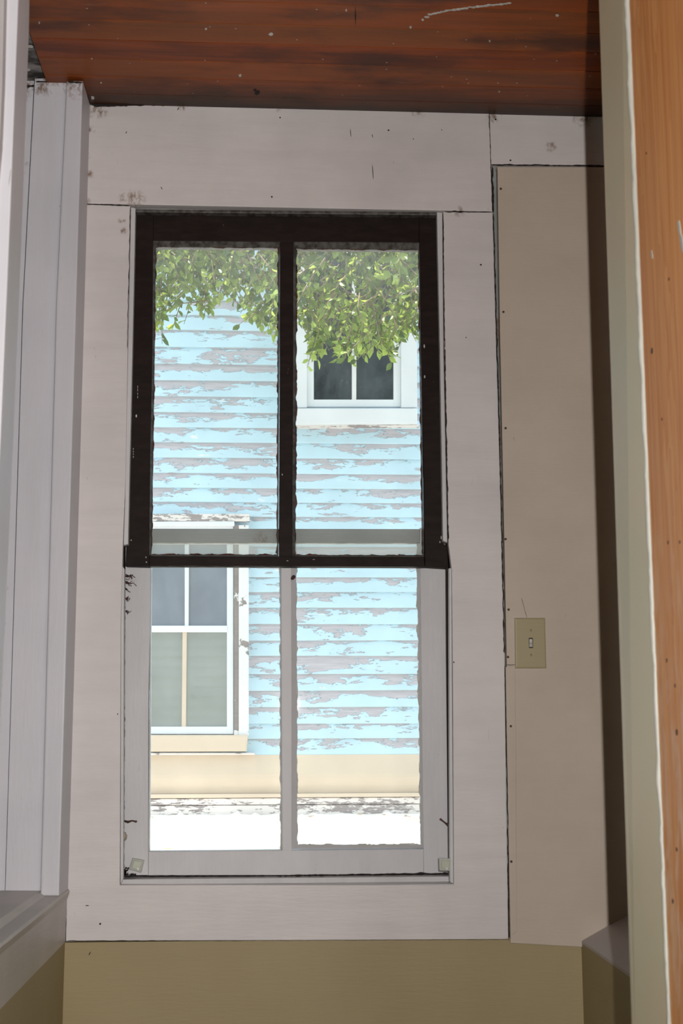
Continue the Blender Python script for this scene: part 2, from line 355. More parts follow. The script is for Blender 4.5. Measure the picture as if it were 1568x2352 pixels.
# ---------------------------------------------------------------- window wall boards
def plank(name, px, Y=3.0, t=.02, mat='trim', bev=.0012, parent=None, **k):
    bm = bmesh.new(); board(bm, px, Y, t, bev); return link(name, me_from(bm), M[mat], parent, **k)
plank('trim_1', [(197, 467.5), *rough_line((199, 225), (1122, 240), 400, 0, 0), (1122.5, 240), (1130.5, 485.5)], 2.998, .022, kind='structure')
plank('trim_2', [(1127, 377), (1123.8, 245), (1520, 252), (1520, 383)], 3.0, kind='structure')
# side casings and apron board, one painted surface
plank('trim_3', [(196, 469.5), (299, 472.5), (294, 760), (288, 1100), (282, 1250), (277, 1440), (275, 2033), (1042, 2033), (1040, 1600), (1037.5, 1310), (1030, 1250), (1024, 1000),
                 (1020, 800), (1018, 486), (1130.5, 487.5), (1139, 800), (1148, 1100), (1158, 1500), (1163, 1900), (1167, 2157), (700, 2159.5), (151, 2161), (157, 1800), (163, 1500), (176, 1050), (187, 640)], 3.0, .02, kind='structure')
plank('wall_back_panel', [(1142, 383), (1520, 384.5), (1520, 2200), (1336, 2175), (1172, 2166), (1169, 1900), (1163, 1500), (1156, 1150), (1148, 760)], 2.996, .02, 'beige', .0008, kind='structure')
# joint compound strip beside the switch
plank('trim_4', [(1161, 1532), (1183, 1530), (1185, 1700), (1187, 2140), (1172, 2150), (1167, 1900)], 2.9945, .004, 'beige', .0015, kind='structure')
# dirt packed in the joints of the boards: thin ragged slivers
def crack(bm, p0, p1, wpx, Y, seed, t=.0012, step=5):
    a = rough_line(p0, p1, step, .9, seed)+[p1]; n_ = len(a); L = []; R = []
    dx, dy = p1[0]-p0[0], p1[1]-p0[1]; l = math.hypot(dx, dy); nx, ny = -dy/l, dx/l
    for i, q in enumerate(a):
        ww = wpx*(.35+1.1*abs(noise.noise(Vector((i*.37, seed*2.3, 0))))+.4*random.random())/2
        if i in (0, n_-1): ww *= .2
        L.append(P(q[0]+nx*ww, q[1]+ny*ww, Y)); R.append(P(q[0]-nx*ww, q[1]-ny*ww, Y))
    for i in range(n_-1):
        vs = [bm.verts.new(p) for p in (L[i], L[i+1], R[i+1], R[i])]
        vb = [bm.verts.new(p+Vector((0, t, 0))) for p in (L[i], L[i+1], R[i+1], R[i])]
        bm.faces.new(vs)
        for j in range(4): bm.faces.new((vs[j], vs[(j+1) % 4], vb[(j+1) % 4], vb[j]))
bm = bmesh.new()
crack(bm, (205, 240), (700, 241), 5, 2.9965, 1); crack(bm, (700, 242), (1385, 264), 5, 2.9965, 2); crack(bm, (215, 244), (330, 240), 5, 2.9963, 3)
crack(bm, (197, 468.5), (300, 472), 2.6, 2.9968, 4); crack(bm, (1020, 486), (1130, 487), 2, 2.9968, 5); crack(bm, (1038, 484.5), (1062, 487), 4, 2.9966, 6)
crack(bm, (1123, 262), (1131, 486), 2.0, 2.9968, 7); crack(bm, (1128, 378), (1420, 381), 3.0, 2.9945, 8); crack(bm, (1130, 382), (1133, 488), 4, 2.9968, 9)
crack(bm, (1133, 490), (1147, 1000), 3.0, 2.9982, 10); crack(bm, (1147, 1000), (1158, 1500), 3.0, 2.994, 11); crack(bm, (1159, 1528), (1166, 1900), 1.6, 2.994, 12); crack(bm, (1166, 1900), (1168, 2160), 2.2, 2.994, 13)
crack(bm, (1161, 1527), (1184, 1527), 1.6, 2.993, 14); crack(bm, (155, 2161), (700, 2160), .8, 2.9985, 15); crack(bm, (700, 2160), (1168, 2158), .8, 2.9985, 16)
crack(bm, (1017, 488), (1021, 800), 2.4, 2.9985, 17); crack(bm, (1021, 800), (1029, 1240), 3.2, 2.9985, 18)
crack(bm, (299, 475), (292, 800), 1.4, 2.9985, 19); crack(bm, (1197, 1373), (1210, 1419), .8, 2.9945, 20)
crack(bm, (203, 240), (194, 470), 1.8, 2.996, 30); crack(bm, (187, 640), (163, 1500), .8, 2.998, 31); crack(bm, (163, 1500), (151, 2160), .8, 2.998, 32)
link('trim_5', me_from(bm), M['crack'], kind='structure')
# small nail holes and scratches in the big header board
bm = bmesh.new()
for (x, y, a, l) in ((409, 250, -1, 9), (290, 304, -1.2, 7), (643, 270, 0, 4), (855, 312, 1.4, 10), (892, 299, 0, 5), (949, 319, 0, 2), (1014, 298, 0, 2), (805, 305, 1.5, 22), (856, 395, 1.5, 40), (624, 452, 1.5, 5), (371, 432, 1, 8),
                     (1138, 274, 1.2, 5), (1172, 368, 0, 5), (1104, 608, .5, 5), (1070, 775, 0, 2), (1042, 1521, 0, 3), (270, 1640, 0, 2), (206, 2190, -1.1, 9), (230, 2122, -1, 5), (200, 2080, 0, 8), (1150, 433, 0, 4), (1156, 716, 0, 4), (1161, 983, 0, 4), (1161, 1238, 0, 3)):
    c0 = P(x, y, 2.994 if x > 1142 and y > 383 else 2.9975); ca, sa = math.cos(a), -math.sin(a)
    vs = []
    for k in range(8):
        th = k*math.pi/4; u_ = math.cos(th)*l*.0005; v_ = math.sin(th)*.0011*(1.8 if l < 6 else .8)
        vs.append(c0+Vector((u_*ca-v_*sa, 0, u_*sa+v_*ca)))
    prism(bm, vs, [p+Vector((0, .001, 0)) for p in vs])
link('trim_6', me_from(bm), M['crack'], kind='structure')

# right knee wall with its sloped white cap
kx, kz = P(1335, 2160, 3.0).x, P(1335, 2160, 3.0).z
e = P(1447, 2095, 3.0); sl = (e.z-kz)/(e.x-kx); kx2 = kx+.30; kz2 = kz+sl*.30
bm = bmesh.new(); f = [Vector((kx, 3.003, 0)), Vector((2.2, 3.003, 0)), Vector((2.2, 3.003, kz-.01)), Vector((kx, 3.003, kz-.006))]
prism(bm, f, [p-Vector((0, 2.4, 0)) for p in f]); link('wall_right_lower', me_from(bm), M['olive'], kind='structure')
bm = bmesh.new(); f = [Vector((kx-.001, 2.995, kz-.006)), Vector((kx2, 2.995, kz-.006)), Vector((kx2, 2.995, kz2)), Vector((kx-.001, 2.995, kz))]
prism(bm, f, [p-Vector((0, 2.39, 0)) for p in f], .0015); link('trim_7', me_from(bm), M['ledge'], kind='structure')

# left corner boards, jamb and stool
def vplank(name, xt, yt, xm, ym, xb_, yb, xt2, xm2, xb2, Y, t, mat='trim_v', **k):
    """upright board given by left and right pixel edges at three heights"""
    return plank(name, [(xt, yt), (xt2, yt), (xm2, ym), (xb2, yb), (xb_, yb), (xm, ym)], Y, t, mat, k.pop('bev', .0012), kind='structure', **k)
vplank('trim_8', 153, 185, 129, 700, 92.5, 2058, 190, 175, 135.5, 2.875, .15, bev=.004)
vplank('trim_9', 80, 180, 53, 700, 12, 2046, 155, 131, 94, 2.895, .05)
vplank('trim_10', 52, 185, 25, 700, -16, 2049, 78, 51.5, 11, 2.905, .05)
vplank('trim_11', 10, 180, -30, 700, -50, 2052, 48, 22, -18, 2.90, .05)
bm = bmesh.new(); crack(bm, (50, 195), (36, 450), 5, 2.893, 21); crack(bm, (82, 188), (152, 186), 4, 2.892, 22); crack(bm, (155, 187), (190, 189), 4, 2.872, 23); crack(bm, (40, 200), (80, 196), 6, 2.90, 24)
link('trim_12', me_from(bm), M['crack'], kind='structure')
# stool (sill) of the left opening runs toward the camera
zs = P(60, 2046, 2.895).z; zs2 = P(115, 2058, 2.875).z
xr = P(135.5, 2058, 2.875).x; xs = P(93, 2047, 2.895).x; xs3 = xs+.012
prof = [(-1.1, zs), (xs, zs), (xs3, zs2), (xr-.003, zs2), (xr, zs2-.004)]
bm = bmesh.new(); zb = P(150, 2163, 3.0).z
prof = [(-1.1, zs-.02), (-1.1, zs), (xs, zs), (xs3, zs2), (xr+.002, zs2), (xr+.004, zs2-.006), (xr, zs2-.02)]
f = [Vector((a, 2.998, b)) for a, b in prof]; prism(bm, f, [p-Vector((0, 2.3, 0)) for p in f], .0012)
link('trim_13', me_from(bm), M['sill'], kind='structure')
bm = bmesh.new(); f = [Vector((XL-.20, 2.998, zb)), Vector((P(150, 2163, 3.0).x, 2.998, zb)), Vector((xr-.001, 2.998, zs2-.018)), Vector((XL-.20, 2.998, zs2-.018))]
prism(bm, f, [p-Vector((0, 2.3, 0)) for p in f], .0012); link('trim_14', me_from(bm), M['sill'], kind='structure')
xo = P(148, 2185, 3.0).x
bm = bmesh.new(); box(bm, -1.2, xo, .7, 3.02, 0, zb+.002); link('wall_left_lower', me_from(bm), M['olive'], kind='structure')
# casing on the near side of the left opening
bm = bmesh.new(); board(bm, [(-140, -200), (46, -200), (42, 0), (35, 190), (24, 480), (2, 1000), (-40, 1900), (-140, 2300)], 1.9, .09, .003)
link('trim_15', me_from(bm), M['trim_v'], kind='structure')
bm = bmesh.new(); board(bm, [(-160, -200), (16, -200), (10, 0), (6, 190), (0, 330), (-60, 1000), (-140, 2300)], 1.88, .02, .003)
link('trim_16', me_from(bm), M['ledge'], kind='structure')

# ---------------------------------------------------------------- right partition: wallboard, its cut edge and the bare stud
Yf, Yn = 1.95, 1.80
def PL(px, py, Y): return P(px, py, Y)
T, B = -260, 2700
def xl(x0, x1, y): return x0+(x1-x0)*y/2352.0
far = [PL(xl(1375, 1450, y), y, Yf) for y in (T, B)]; near = [PL(xl(1437, 1535, y), y, Yn) for y in (T, B)]
for a, b in zip(near, far): pass
bm = bmesh.new(); f = [near[0], far[0], far[1], near[1]]
prism(bm, f, [p+Vector((.0127, 0, 0)) for p in f], .002)
f = [far[0], far[0]+Vector((.5, .0, 0)), far[1]+Vector((.5, 0, 0)), far[1]]
prism(bm, f, [p-Vector((0, .012, 0)) for p in f])
link('wall_right', me_from(bm), M['olive_post'], kind='structure')
# ragged white paper and gypsum along the cut edge
bm = bmesh.new(); n_ = 230; L = []
for i in range(n_+1):
    y = T+(B-T)*i/n_; wv = noise.noise(Vector((y*.012, 1, 1)))*3.0+noise.noise(Vector((y*.05, 4, 1)))*1.6
    a = PL(xl(1434, 1532, y)+wv*1.1, y, Yn-.001); b = PL(xl(1447, 1541, y)+noise.noise(Vector((y*.03, 9, 1)))*2, y, Yn-.003)
    L.append([bm.verts.new(a), bm.verts.new((a+b)/2+Vector((0, -.003-.001*wv, 0))), bm.verts.new(b), bm.verts.new(b+Vector((.004, .02, 0))), bm.verts.new(a+Vector((.004, .02, 0)))])
for a, b in zip(L, L[1:]):
    for k in range(5): bm.faces.new((a[k], a[(k+1) % 5], b[(k+1) % 5], b[k]))
link('trim_17', me_from(bm, True), M['gyp'], kind='structure')
# stud
st_far = [PL(xl(1444, 1540, y), y, Yn-.002) for y in (T, B)]
stud_root = empty('wall_stud', (st_far[1].x+.03, 1.68, 0), label='bare orange-brown pine stud standing at the far right beside the ragged white wallboard edge', cat='stud')
n = STUDMAT; c = STUDC
M['stud'] = n.done(n.bsdf(c, .6, n.bump(g, .2, .001), .25))
bm = bmesh.new(); f = [st_far[0], st_far[1], st_far[1]+Vector((0, -.34, 0)), st_far[0]+Vector((0, -.34, 0))]
prism(bm, f, [p+Vector((.045, 0, 0)) for p in f], .003)
# run the stud down to the floor and up to the ceiling
stud = link('timber', me_from(bm), M['stud'], stud_root)
def on_stud(px, py):
    a, b = st_far; d = ray(px, py); nrm = Vector((b-a)).cross(Vector((0, 1, 0))).normalized(); t = (a-EYE).dot(nrm)/d.dot(nrm); return EYE+d*t
for (x, y, r) in ((1497, 806, .0045), (1520, 963, .0022), (1534, 1246, .0026), (1531, 1517, .0028), (1550, 1575, .0026), (1554, 1682, .0042), (1554, 1951, .0028), (1545, 2070, .003), (1484, 352, .0018), (1536, 641, .0022), (1561, 1245, .0024)):
    bm = bmesh.new(); q = on_stud(x, y); tube(bm, [q+Vector((-.0006, 0, 0)), q+Vector((.006, 0, 0))], r, 10)
    link('nail_hole', me_from(bm), M['rust'], stud_root)
for (x, y, s_) in ((1560, 525, 9), (1566, 560, 10), (1497, 585, 5)):
    q = [on_stud(x+dx*s_*.5, y+dy*s_*1.7)+Vector((-.0008, 0, 0)) for dx, dy in ((-1, -1), (0, -1.2), (.6, -.2), (1, 1), (.3, 1.2), (-.5, .2))]
    bm = bmesh.new(); prism(bm, q, [p+Vector((.002, 0, 0)) for p in q]); link('plaster_smear', me_from(bm), M['gyp'], stud_root)

# ---------------------------------------------------------------- the sash window
win = empty('window_1', P(655, 2030, 3.05), kind='structure')
# jamb lining, dark inside the channels
YA = 3.02
bm = bmesh.new()
xl0, xr0 = P(288, 1300, 3.05).x-.006, P(1029, 1300, 3.05).x+.006
box(bm, ox0-.001, xl0, 3.012, 3.15, oz0, oz1); box(bm, xr0, ox1+.001, 3.012, 3.15, oz0, oz1)
link('jamb', me_from(bm), M['dark'], win)
zt = P(640, 480, 3.0).z
bm = bmesh.new(); box(bm, ox0, ox1, 3.012, 3.15, zt+.012, oz1+.002); link('head_jamb', me_from(bm), M['sash_white'], win)
bm = bmesh.new(); zsl = P(640, 2033, 3.0).z; zsl2 = P(640, 2010.5, 3.062).z
f = [Vector((ox0-.01, 3.004, zsl-.002)), Vector((ox0-.01, 3.03, zsl+.001)), Vector((ox0-.01, 3.034, zsl2-.003)), Vector((ox0-.01, 3.104, zsl2-.003)), Vector((ox0-.01, 3.104, zsl2+.03)), Vector((ox0-.01, 3.13, zsl2+.028)), Vector((ox0-.01, 3.2, zsl2-.028)), Vector((ox0-.01, 3.2, zsl-.06)), Vector((ox0-.01, 3.004, zsl-.06))]
prism(bm, f, [p+Vector((ox1-ox0+.02, 0, 0)) for p in f]); link('window_sill', me_from(bm), M['sash_white'], win)
# thin beads against the casing, left and right, ending where the upper sash ends; narrow ones carry on below
def wpl(name, px, Y, t, mat='sash_white', bev=.0015): return plank(name, px, Y, t, mat, bev, win)
wpl('stop_bead', [(300.5, 476), (311, 478), (304, 800), (296, 1150), (294, 1250), (283.5, 1252), (287, 1150), (294, 800)], 3.004, .022)
wpl('stop_bead', [(1003, 487), (1015.5, 489), (1018, 800), (1022, 1000), (1027, 1246), (1017, 1242), (1015, 1100), (1010, 800)], 3.004, .022)
wpl('head_bead', [(311, 480), (1003, 487), (1003, 494), (311, 487)], 3.005, .02, 'putty_grey')
wpl('stop_bead', [(1031, 1305), (1036.5, 1305), (1041, 2030), (1033, 2026)], 3.006, .02)
wpl('stop_bead', [(277.5, 1440), (281, 1300), (285, 1306), (284, 1440), (282.5, 2018), (276.5, 2031)], 3.006, .02)

def ring(bm, outer, inner, Yo, Yi):
    """sloping band between two equal pixel loops lying at two depths"""
    a = [bm.verts.new(P(x, y, Yo)) for x, y in outer]; b = [bm.verts.new(P(x, y, Yi)) for x, y in inner]
    for i in range(len(a)): j = (i+1) % len(a); bm.faces.new((a[i], a[j], b[j], b[i]))
def loop4(q, steps):
    out = []
    for i in range(4):
        p, r = q[i], q[(i+1) % 4]
        for k in range(steps[i]): t = k/steps[i]; out.append((lerp(p[0], r[0], t), lerp(p[1], r[1], t)))
    return out
def make_sash(name, label, frame, muntin, faces_, panes, Y, t, m, rim_m, glass_m, rough, reveal=.013):
    """frame: list of (part, polygon); faces_: face opening of each pane; panes: visible glass of each pane (TL,TR,BR,BL)"""
    bm = bmesh.new()
    for poly in frame: board(bm, poly, Y, t, .0015)
    o = link(name, me_from(bm), m, win)
    if label: o['label'] = label
    bm = bmesh.new(); board(bm, muntin, Y+.0006, t-.004, .0015); link('muntin', me_from(bm), m, o)
    for i, (fo, pn) in enumerate(zip(faces_, panes)):
        st = [14, 34, 14, 34]; fo4, pn4 = loop4(fo, st), loop4(pn, st)
        bm = bmesh.new(); ring(bm, fo4, pn4, Y+.001, Y+reveal)
        # rest of the rebate behind the glass
        a = [P(x, y, Y+reveal) for x, y in pn4]; c_ = [P(x, y, Y+reveal)+Vector((0, t-reveal-.002, 0)) for x, y in pn4]
        va = [bm.verts.new(p) for p in a]; vb = [bm.verts.new(p) for p in c_]
        for j in range(len(va)): k = (j+1) % len(va); bm.faces.new((va[j], va[k], vb[k], vb[j]))
        link('glazing_bead', me_from(bm), rim_m[0], o)
        # brushed-over paint edge on the glass
        st = [60, 120, 60, 120]; pn5 = loop4(pn, st); inn = []
        cx_, cy_ = sum(p[0] for p in pn)/4, sum(p[1] for p in pn)/4
        edge = []
        for s_ in range(4):
            edge += [s_]*st[s_]
        for j, q in enumerate(pn5):
            s_ = edge[j]; am = rough[i][s_]
            w_ = am*(.45+.9*noise.noise(Vector((q[0]*.05, q[1]*.05, 3.3*i+s_)))+.55*noise.noise(Vector((q[0]*.22, q[1]*.22, 8+s_)))) 
            w_ = max(.4, w_)
            dx = w_*(1 if s_ == 3 else -1 if s_ == 1 else 0); dy = w_*(1 if s_ == 0 else -1 if s_ == 2 else 0)
            inn.append((q[0]+dx, q[1]+dy))
        bm = bmesh.new(); ring(bm, pn5, inn, Y+reveal-.0005, Y+reveal+.001); link('paint_edge', me_from(bm), rim_m[1], o)
        bm = bmesh.new(); g_ = [P(x, y, Y+reveal+.002) for x, y in ((pn[0][0]-3, pn[0][1]-3), (pn[1][0]+3, pn[1][1]-3), (pn[2][0]+3, pn[2][1]+3), (pn[3][0]-3, pn[3][1]+3))]
        prism(bm, g_, [p+Vector((0, .003, 0)) for p in g_]); link('glass_pane', me_from(bm), glass_m, o)
    return o
# upper sash, dark brown, nearer the room
up_sash = make_sash('upper_sash', 'dark brown painted sash with two dusty panes',
    [[(351.8, 486.3), (962.2, 492.6), (962.2, 557), (351.8, 553)],                                  # top rail
     [(309, 486), (352, 486), (350, 800), (344, 1100), (342, 1300.5), (289, 1299), (291, 1252), (296, 1150), (303, 800)],
     [(962, 492), (1004, 493), (1010, 800), (1015, 1100), (1017.5, 1248), (1028, 1256), (1027, 1304), (976, 1301), (973, 1100), (966, 800)],
     [(342.5, 1277), (973.5, 1279), (975.5, 1301.5), (342.5, 1299.5)]],
    [(643, 552), (674, 552), (673, 900), (671, 1280), (640, 1280), (642, 900)],
    [[(351, 553), (643.5, 554), (639, 1278), (342.5, 1277)], [(673.5, 555), (963, 557), (973.5, 1279), (671, 1279)]],
    [[(357.5, 567), (639.5, 569), (636.5, 1275), (347, 1274)], [(680, 571), (961.5, 574), (970.5, 1276), (677.5, 1275)]],
    3.030, .034, M['brown'], (M['putty_grey'], M['rim']), M['glass_up'], [[2.6, 4, 3.5, 3.2], [3, 4, 3.5, 4.5]])
# lower sash, white, behind it
lo_sash = make_sash('lower_sash', 'white painted sash with two clear panes',
    [
     [(289, 1214), (345, 1214), (345, 1400), (341, 1600), (340.5, 1957), (340.5, 2010), (284.5, 2011), (286, 1600), (287.5, 1310)],
     [(964, 1212), (1022, 1214), (1024, 1500), (1028, 1900), (1029, 2005), (973, 2008), (972, 1945), (968, 1600)],
     [(340.8, 1956), (972.3, 1950), (972.8, 2007.5), (700, 2010), (340.8, 2010.5)]],
    [(645, 1240), (669, 1240), (670, 1600), (670, 1958), (648, 1958), (646, 1600)],
    [[(345, 1246), (645.5, 1246), (648.5, 1956.5), (341, 1957)], [(669, 1246), (966, 1246), (975, 1948), (670, 1950)]],
    [[(347.5, 1248), (643, 1248), (645.5, 1954), (343.5, 1955)], [(679, 1248), (958, 1248), (967, 1941), (682, 1941)]],
    3.068, .034, M['sash_white'], (M['sash_white'], M['putty_white']), M['glass_low'], [[1.5, 4, 1.5, 1.0], [1.5, 5, 5, 4]], reveal=.012)
M['rail_grey'] = paint('shadow_grey_rail_paint', (.33, .33, .325), (.25, .25, .245), grain=(4, 4, 40), streak=.5, speck=.5, stains=[(600, 1240, 3.06, .03)])  # darker grey paints in the flash shadow behind the brown rail
bm = bmesh.new(); board(bm, [(345.2, 1214), (963.8, 1215), (964.5, 1246), (345.2, 1246)], 3.0665, .036, .0015); link('meeting_rail', me_from(bm), M['rail_grey'], lo_sash, label='top rail painted grey for the flash shadow')
bm = bmesh.new()
box(bm, ox0-.001, P(297, 1500, 3.105).x, 3.104, 3.16, oz0, oz1); box(bm, P(1018, 1500, 3.105).x, ox1+.001, 3.104, 3.16, oz0, oz1)
link('blind_stop', me_from(bm), M['dark'], win)
# dark gap under and right of the lower sash
bm = bmesh.new(); crack(bm, (286, 2012), (650, 2012), 2.6, 3.052, 25); crack(bm, (650, 2011.5), (1035, 2006), 4.6, 3.052, 26); crack(bm, (285.5, 1320), (283.5, 2012), 4.5, 3.050, 27)
crack(bm, (290, 1300), (640, 1302), 1.5, 3.028, 28)
random.seed(5)
for k in range(70):
    x, y = random.choice(((285+abs(random.gauss(0, 5)), 2008-abs(random.gauss(0, 7))), (285+random.random()*26, 2009), (1030+random.random()*5, 2003-random.random()*6)))
    c0 = P(x, y, 3.050); r_ = random.uniform(.0008, .0024); q = [c0+Vector((math.cos(a_)*r_*random.uniform(.6, 1.3), 0, math.sin(a_)*r_*random.uniform(.6, 1.3))) for a_ in [i*math.pi/3 for i in range(6)]]
    prism(bm, q, [p+Vector((0, .012, 0)) for p in q])
link('dirt_line', me_from(bm), M['crack'], win)
# ---------------------------------------------------------------- small things on the window
def corner_block(quad, Y, lab, tilt=0):
    root = empty('corner_block', P(sum(q[0] for q in quad)/4, max(q[1] for q in quad), Y), label=lab, cat='corner block', group='little clear blocks in the lower sash corners')
    bm = bmesh.new(); board(bm, quad, Y-.010, .010, .002); link('block', me_from(bm), M['clip'], root)
    cx_, cy_ = sum(q[0] for q in quad)/4, sum(q[1] for q in quad)/4
    inn = [(lerp(cx_, q[0], .62), lerp(cy_, q[1], .62)) for q in quad]
    bm = bmesh.new(); board(bm, inn, Y-.0118, .003, .0008); link('raised_face', me_from(bm), M['clip_in'], root)
    q = P(cx_+3, cy_+9, Y-.012); bm = bmesh.new(); tube(bm, [q, q+Vector((0, .003, 0))], .0022, 10); link('screw', me_from(bm), M['steel'], root)
    return root
n = N('cloudy_plastic'); M['clip'] = n.done(n.node('MixShader', {0: .62, 1: n.node('BsdfTransparent', {}).outputs[0], 2: n.bsdf((.62, .64, .56), .25)}).outputs[0])
M['clip_in'] = paint('greenish_plastic', (.50, .53, .43), rough=.3, speck=.3)
corner_block([(304, 1971), (331, 1976), (324, 2005), (296, 1997)], 3.068, 'small tilted cloudy plastic block in the lower left corner of the white sash')
corner_block([(1008, 1971), (1037, 1972), (1036, 2001), (1009, 2000)], 3.016, 'small upright cloudy plastic block in the lower right corner of the white sash')
def bent_nail(pts, Y, lab, r):
    root = empty('bent_nail', P(*pts[-1], Y), label=lab, cat='nail', group='rusty nails holding the lower sash')
    bm = bmesh.new(); tube(bm, [P(x, y, Y-.005) for x, y in pts], r, 8); link('shank', me_from(bm), M['rust'], root)
    q = P(*pts[0], Y-.006); bm = bmesh.new(); tube(bm, [q, q+Vector((0, .003, 0))], r[0]*1.5, 10); link('nail_head', me_from(bm), M['rust'], root)
bent_nail([(312, 1887), (303, 1885), (294, 1888), (284, 1885)], 3.066, 'rusty bent nail reaching level from the left channel onto the white sash', [.0018, .0016, .003, .002])
bent_nail([(1012, 1882), (1021, 1889), (1029, 1895), (1036, 1901)], 3.062, 'rusty bent nail slanting down into the right channel of the white sash', [.0018, .0016, .0034, .002])
bm = bmesh.new()
bmesh.ops.create_icosphere(bm, subdivisions=3, radius=.009)
for v in bm.verts: v.co = Vector((v.co.x*.9, v.co.y*.7, v.co.z*1.25))*(1+.28*noise.noise(v.co*260)); v.co += P(283, 1922, 3.045)
rebase(link('cocoon', me_from(bm, True), M['wax'], label='pale lumpy insect cocoon stuck in the left channel of the white sash', cat='cocoon'))
bm = bmesh.new(); a = P(669, 1331, 3.062); b = P(677, 1322, 3.060); tube(bm, [a, lerp(a, b, .3), lerp(a, b, .75), b], [.0018, .0042, .0046, .002], 10)
rebase(link('egg_sac', me_from(bm, True), M['mothdark'], label='small dark reddish egg sac on the white muntin below the brown rail', cat='egg sac'))
# cobwebby dirt tuft at the upper left of the white sash
bm = bmesh.new(); random.seed(3)
for k in range(26):
    y0 = random.choice((1322, 1330, 1338, 1352, 1375, 1405)); x0 = 288+random.random()*2; ln = random.uniform(5, 26) if y0 < 1345 else random.uniform(3, 12)
    pts = [P(x0+ln*t+random.uniform(-1, 1), y0+random.uniform(-3, 3)+t*random.uniform(-4, 9), 3.062+random.uniform(-.004, .002)) for t in (0, .35, .7, 1)]
    tube(bm, pts, [.0012, .0008, .0006, .0009], 5)
rebase(link('cobweb', me_from(bm), M['mothdark'], kind='stuff', label='dark dusty cobweb threads at the upper left of the white sash', cat='cobweb'))
# paint chips on the brown sash
bm = bmesh.new()
for (x, y, w_, h_) in ((974, 795, 3, 8), (975, 865, 3, 7), (313, 955, 3.5, 8), (316, 900, 1.2, 32), (648, 1090, 2, 5), (301, 1241, 2.5, 3), (335, 1280, 2.5, 4), (336, 1291, 3, 3), (1019, 1205, 2, 10), (1013, 1235, 2, 9), (1016, 1180, 1.5, 12), (1010, 1245, 2, 5), (660, 1288, 5, 1.5), (720, 1285, 6, 1), (306, 1040, 1.2, 24)):
    for k in range(1 if h_ < 20 else 4):
        yy_ = y+(k-1.5)*h_/4*(h_ >= 20); hh = h_ if h_ < 20 else h_/5
        q = [P(x+math.cos(a_)*w_*.5*random.uniform(.7, 1.2), yy_+math.sin(a_)*hh*.5*random.uniform(.7, 1.2), 3.0290) for a_ in [i*math.pi/4 for i in range(8)]]
        prism(bm, q, [p+Vector((0, .001, 0)) for p in q])
link('paint_chips', me_from(bm), M['putty_white'], up_sash)

# ---------------------------------------------------------------- light switch
sw = empty('light_switch', P(1219, 1535, 2.996), label='ivory toggle light switch plate on the beige panel right of the window', cat='light switch')
bm = bmesh.new(); q = [(1182, 1419), (1252, 1419), (1255, 1535), (1183.5, 1535)]
board(bm, q, 2.990, .0065, .0035); link('plate', me_from(bm), M['plate'], sw)
bm = bmesh.new(); board(bm, [(1214, 1465), (1223.5, 1465), (1224, 1488.5), (1214.5, 1488.5)], 2.9893, .002, .0003); link('toggle_slot', me_from(bm), M['dark'], sw)
bm = bmesh.new(); a = [P(x, y, 2.989) for x, y in ((1215, 1486), (1223, 1486), (1223, 1477), (1215, 1477))]; b = [P(x, y, 2.979) for x, y in ((1215.5, 1476), (1222, 1476), (1222, 1468), (1215.5, 1468))]
prism(bm, a, b, 0); link('toggle', me_from(bm), M['tog'], sw, label='small white toggle flipped up')
for (x, y) in ((1219, 1448), (1219.5, 1504.5)):
    bm = bmesh.new(); q = P(x, y, 2.9885); tube(bm, [q, q+Vector((0, .001, 0)), q+Vector((0, .002, 0))], [.0022, .003, .003], 14); s_ = link('screw', me_from(bm, False), M['plate'], sw)
    bm = bmesh.new(); box(bm, q.x-.0004, q.x+.0004, q.y-.0003, q.y+.001, q.z-.0024, q.z+.0024); link('screw_slot', me_from(bm), M['dark'], s_)
for (x, y, lab) in ((1150, 433, 'screw head at the top left corner of the beige panel'), (1156, 716, 'screw head on the beige panel edge, second from the top'), (1161, 983, 'screw head on the beige panel edge, third from the top'), (1161, 1238, 'screw head on the beige panel edge, fourth from the top'),
                    (1168, 1400, 'screw head on the beige panel just above left of the light switch'), (1166.5, 1509, 'screw head on the beige panel beside the lower left of the light switch'), (1173, 1668, 'painted-over screw head on the beige panel below the light switch'), (1174, 1979, 'screw head low on the beige panel near the casing foot')):
    bm = bmesh.new(); q = P(x, y, 2.9935); tube(bm, [q, q+Vector((0, .0008, 0)), q+Vector((0, .003, 0))], [.0018, .0028, .0028], 12)
    rebase(link('panel_screw', me_from(bm), M['rust'], label='rusty '+lab, cat='screw', group='screws along the beige panel edge'))

# ---------------------------------------------------------------- outside: own wall, ground
bm = bmesh.new(); z = -.5; k = 0
while z < 5.2:
    for (a, b) in (((-5, ox0-.09), (ox1+.09, 6)) if z+.11 > oz0-.1 and z < oz1+.1 else ((-5, 6),)):
        f = [Vector((a, 3.161, z)), Vector((a, 3.185, z)), Vector((a, 3.168, z+.112)), Vector((a, 3.161, z+.112))]
        prism(bm, f, [p+Vector((b-a, 0, 0)) for p in f])
    z += .11
link('wall_outside', me_from(bm), M['ownsid'], kind='structure')
wallbox('ground', -14, 16, 3.17, 9.6, -.6, -.5, mat='ground')

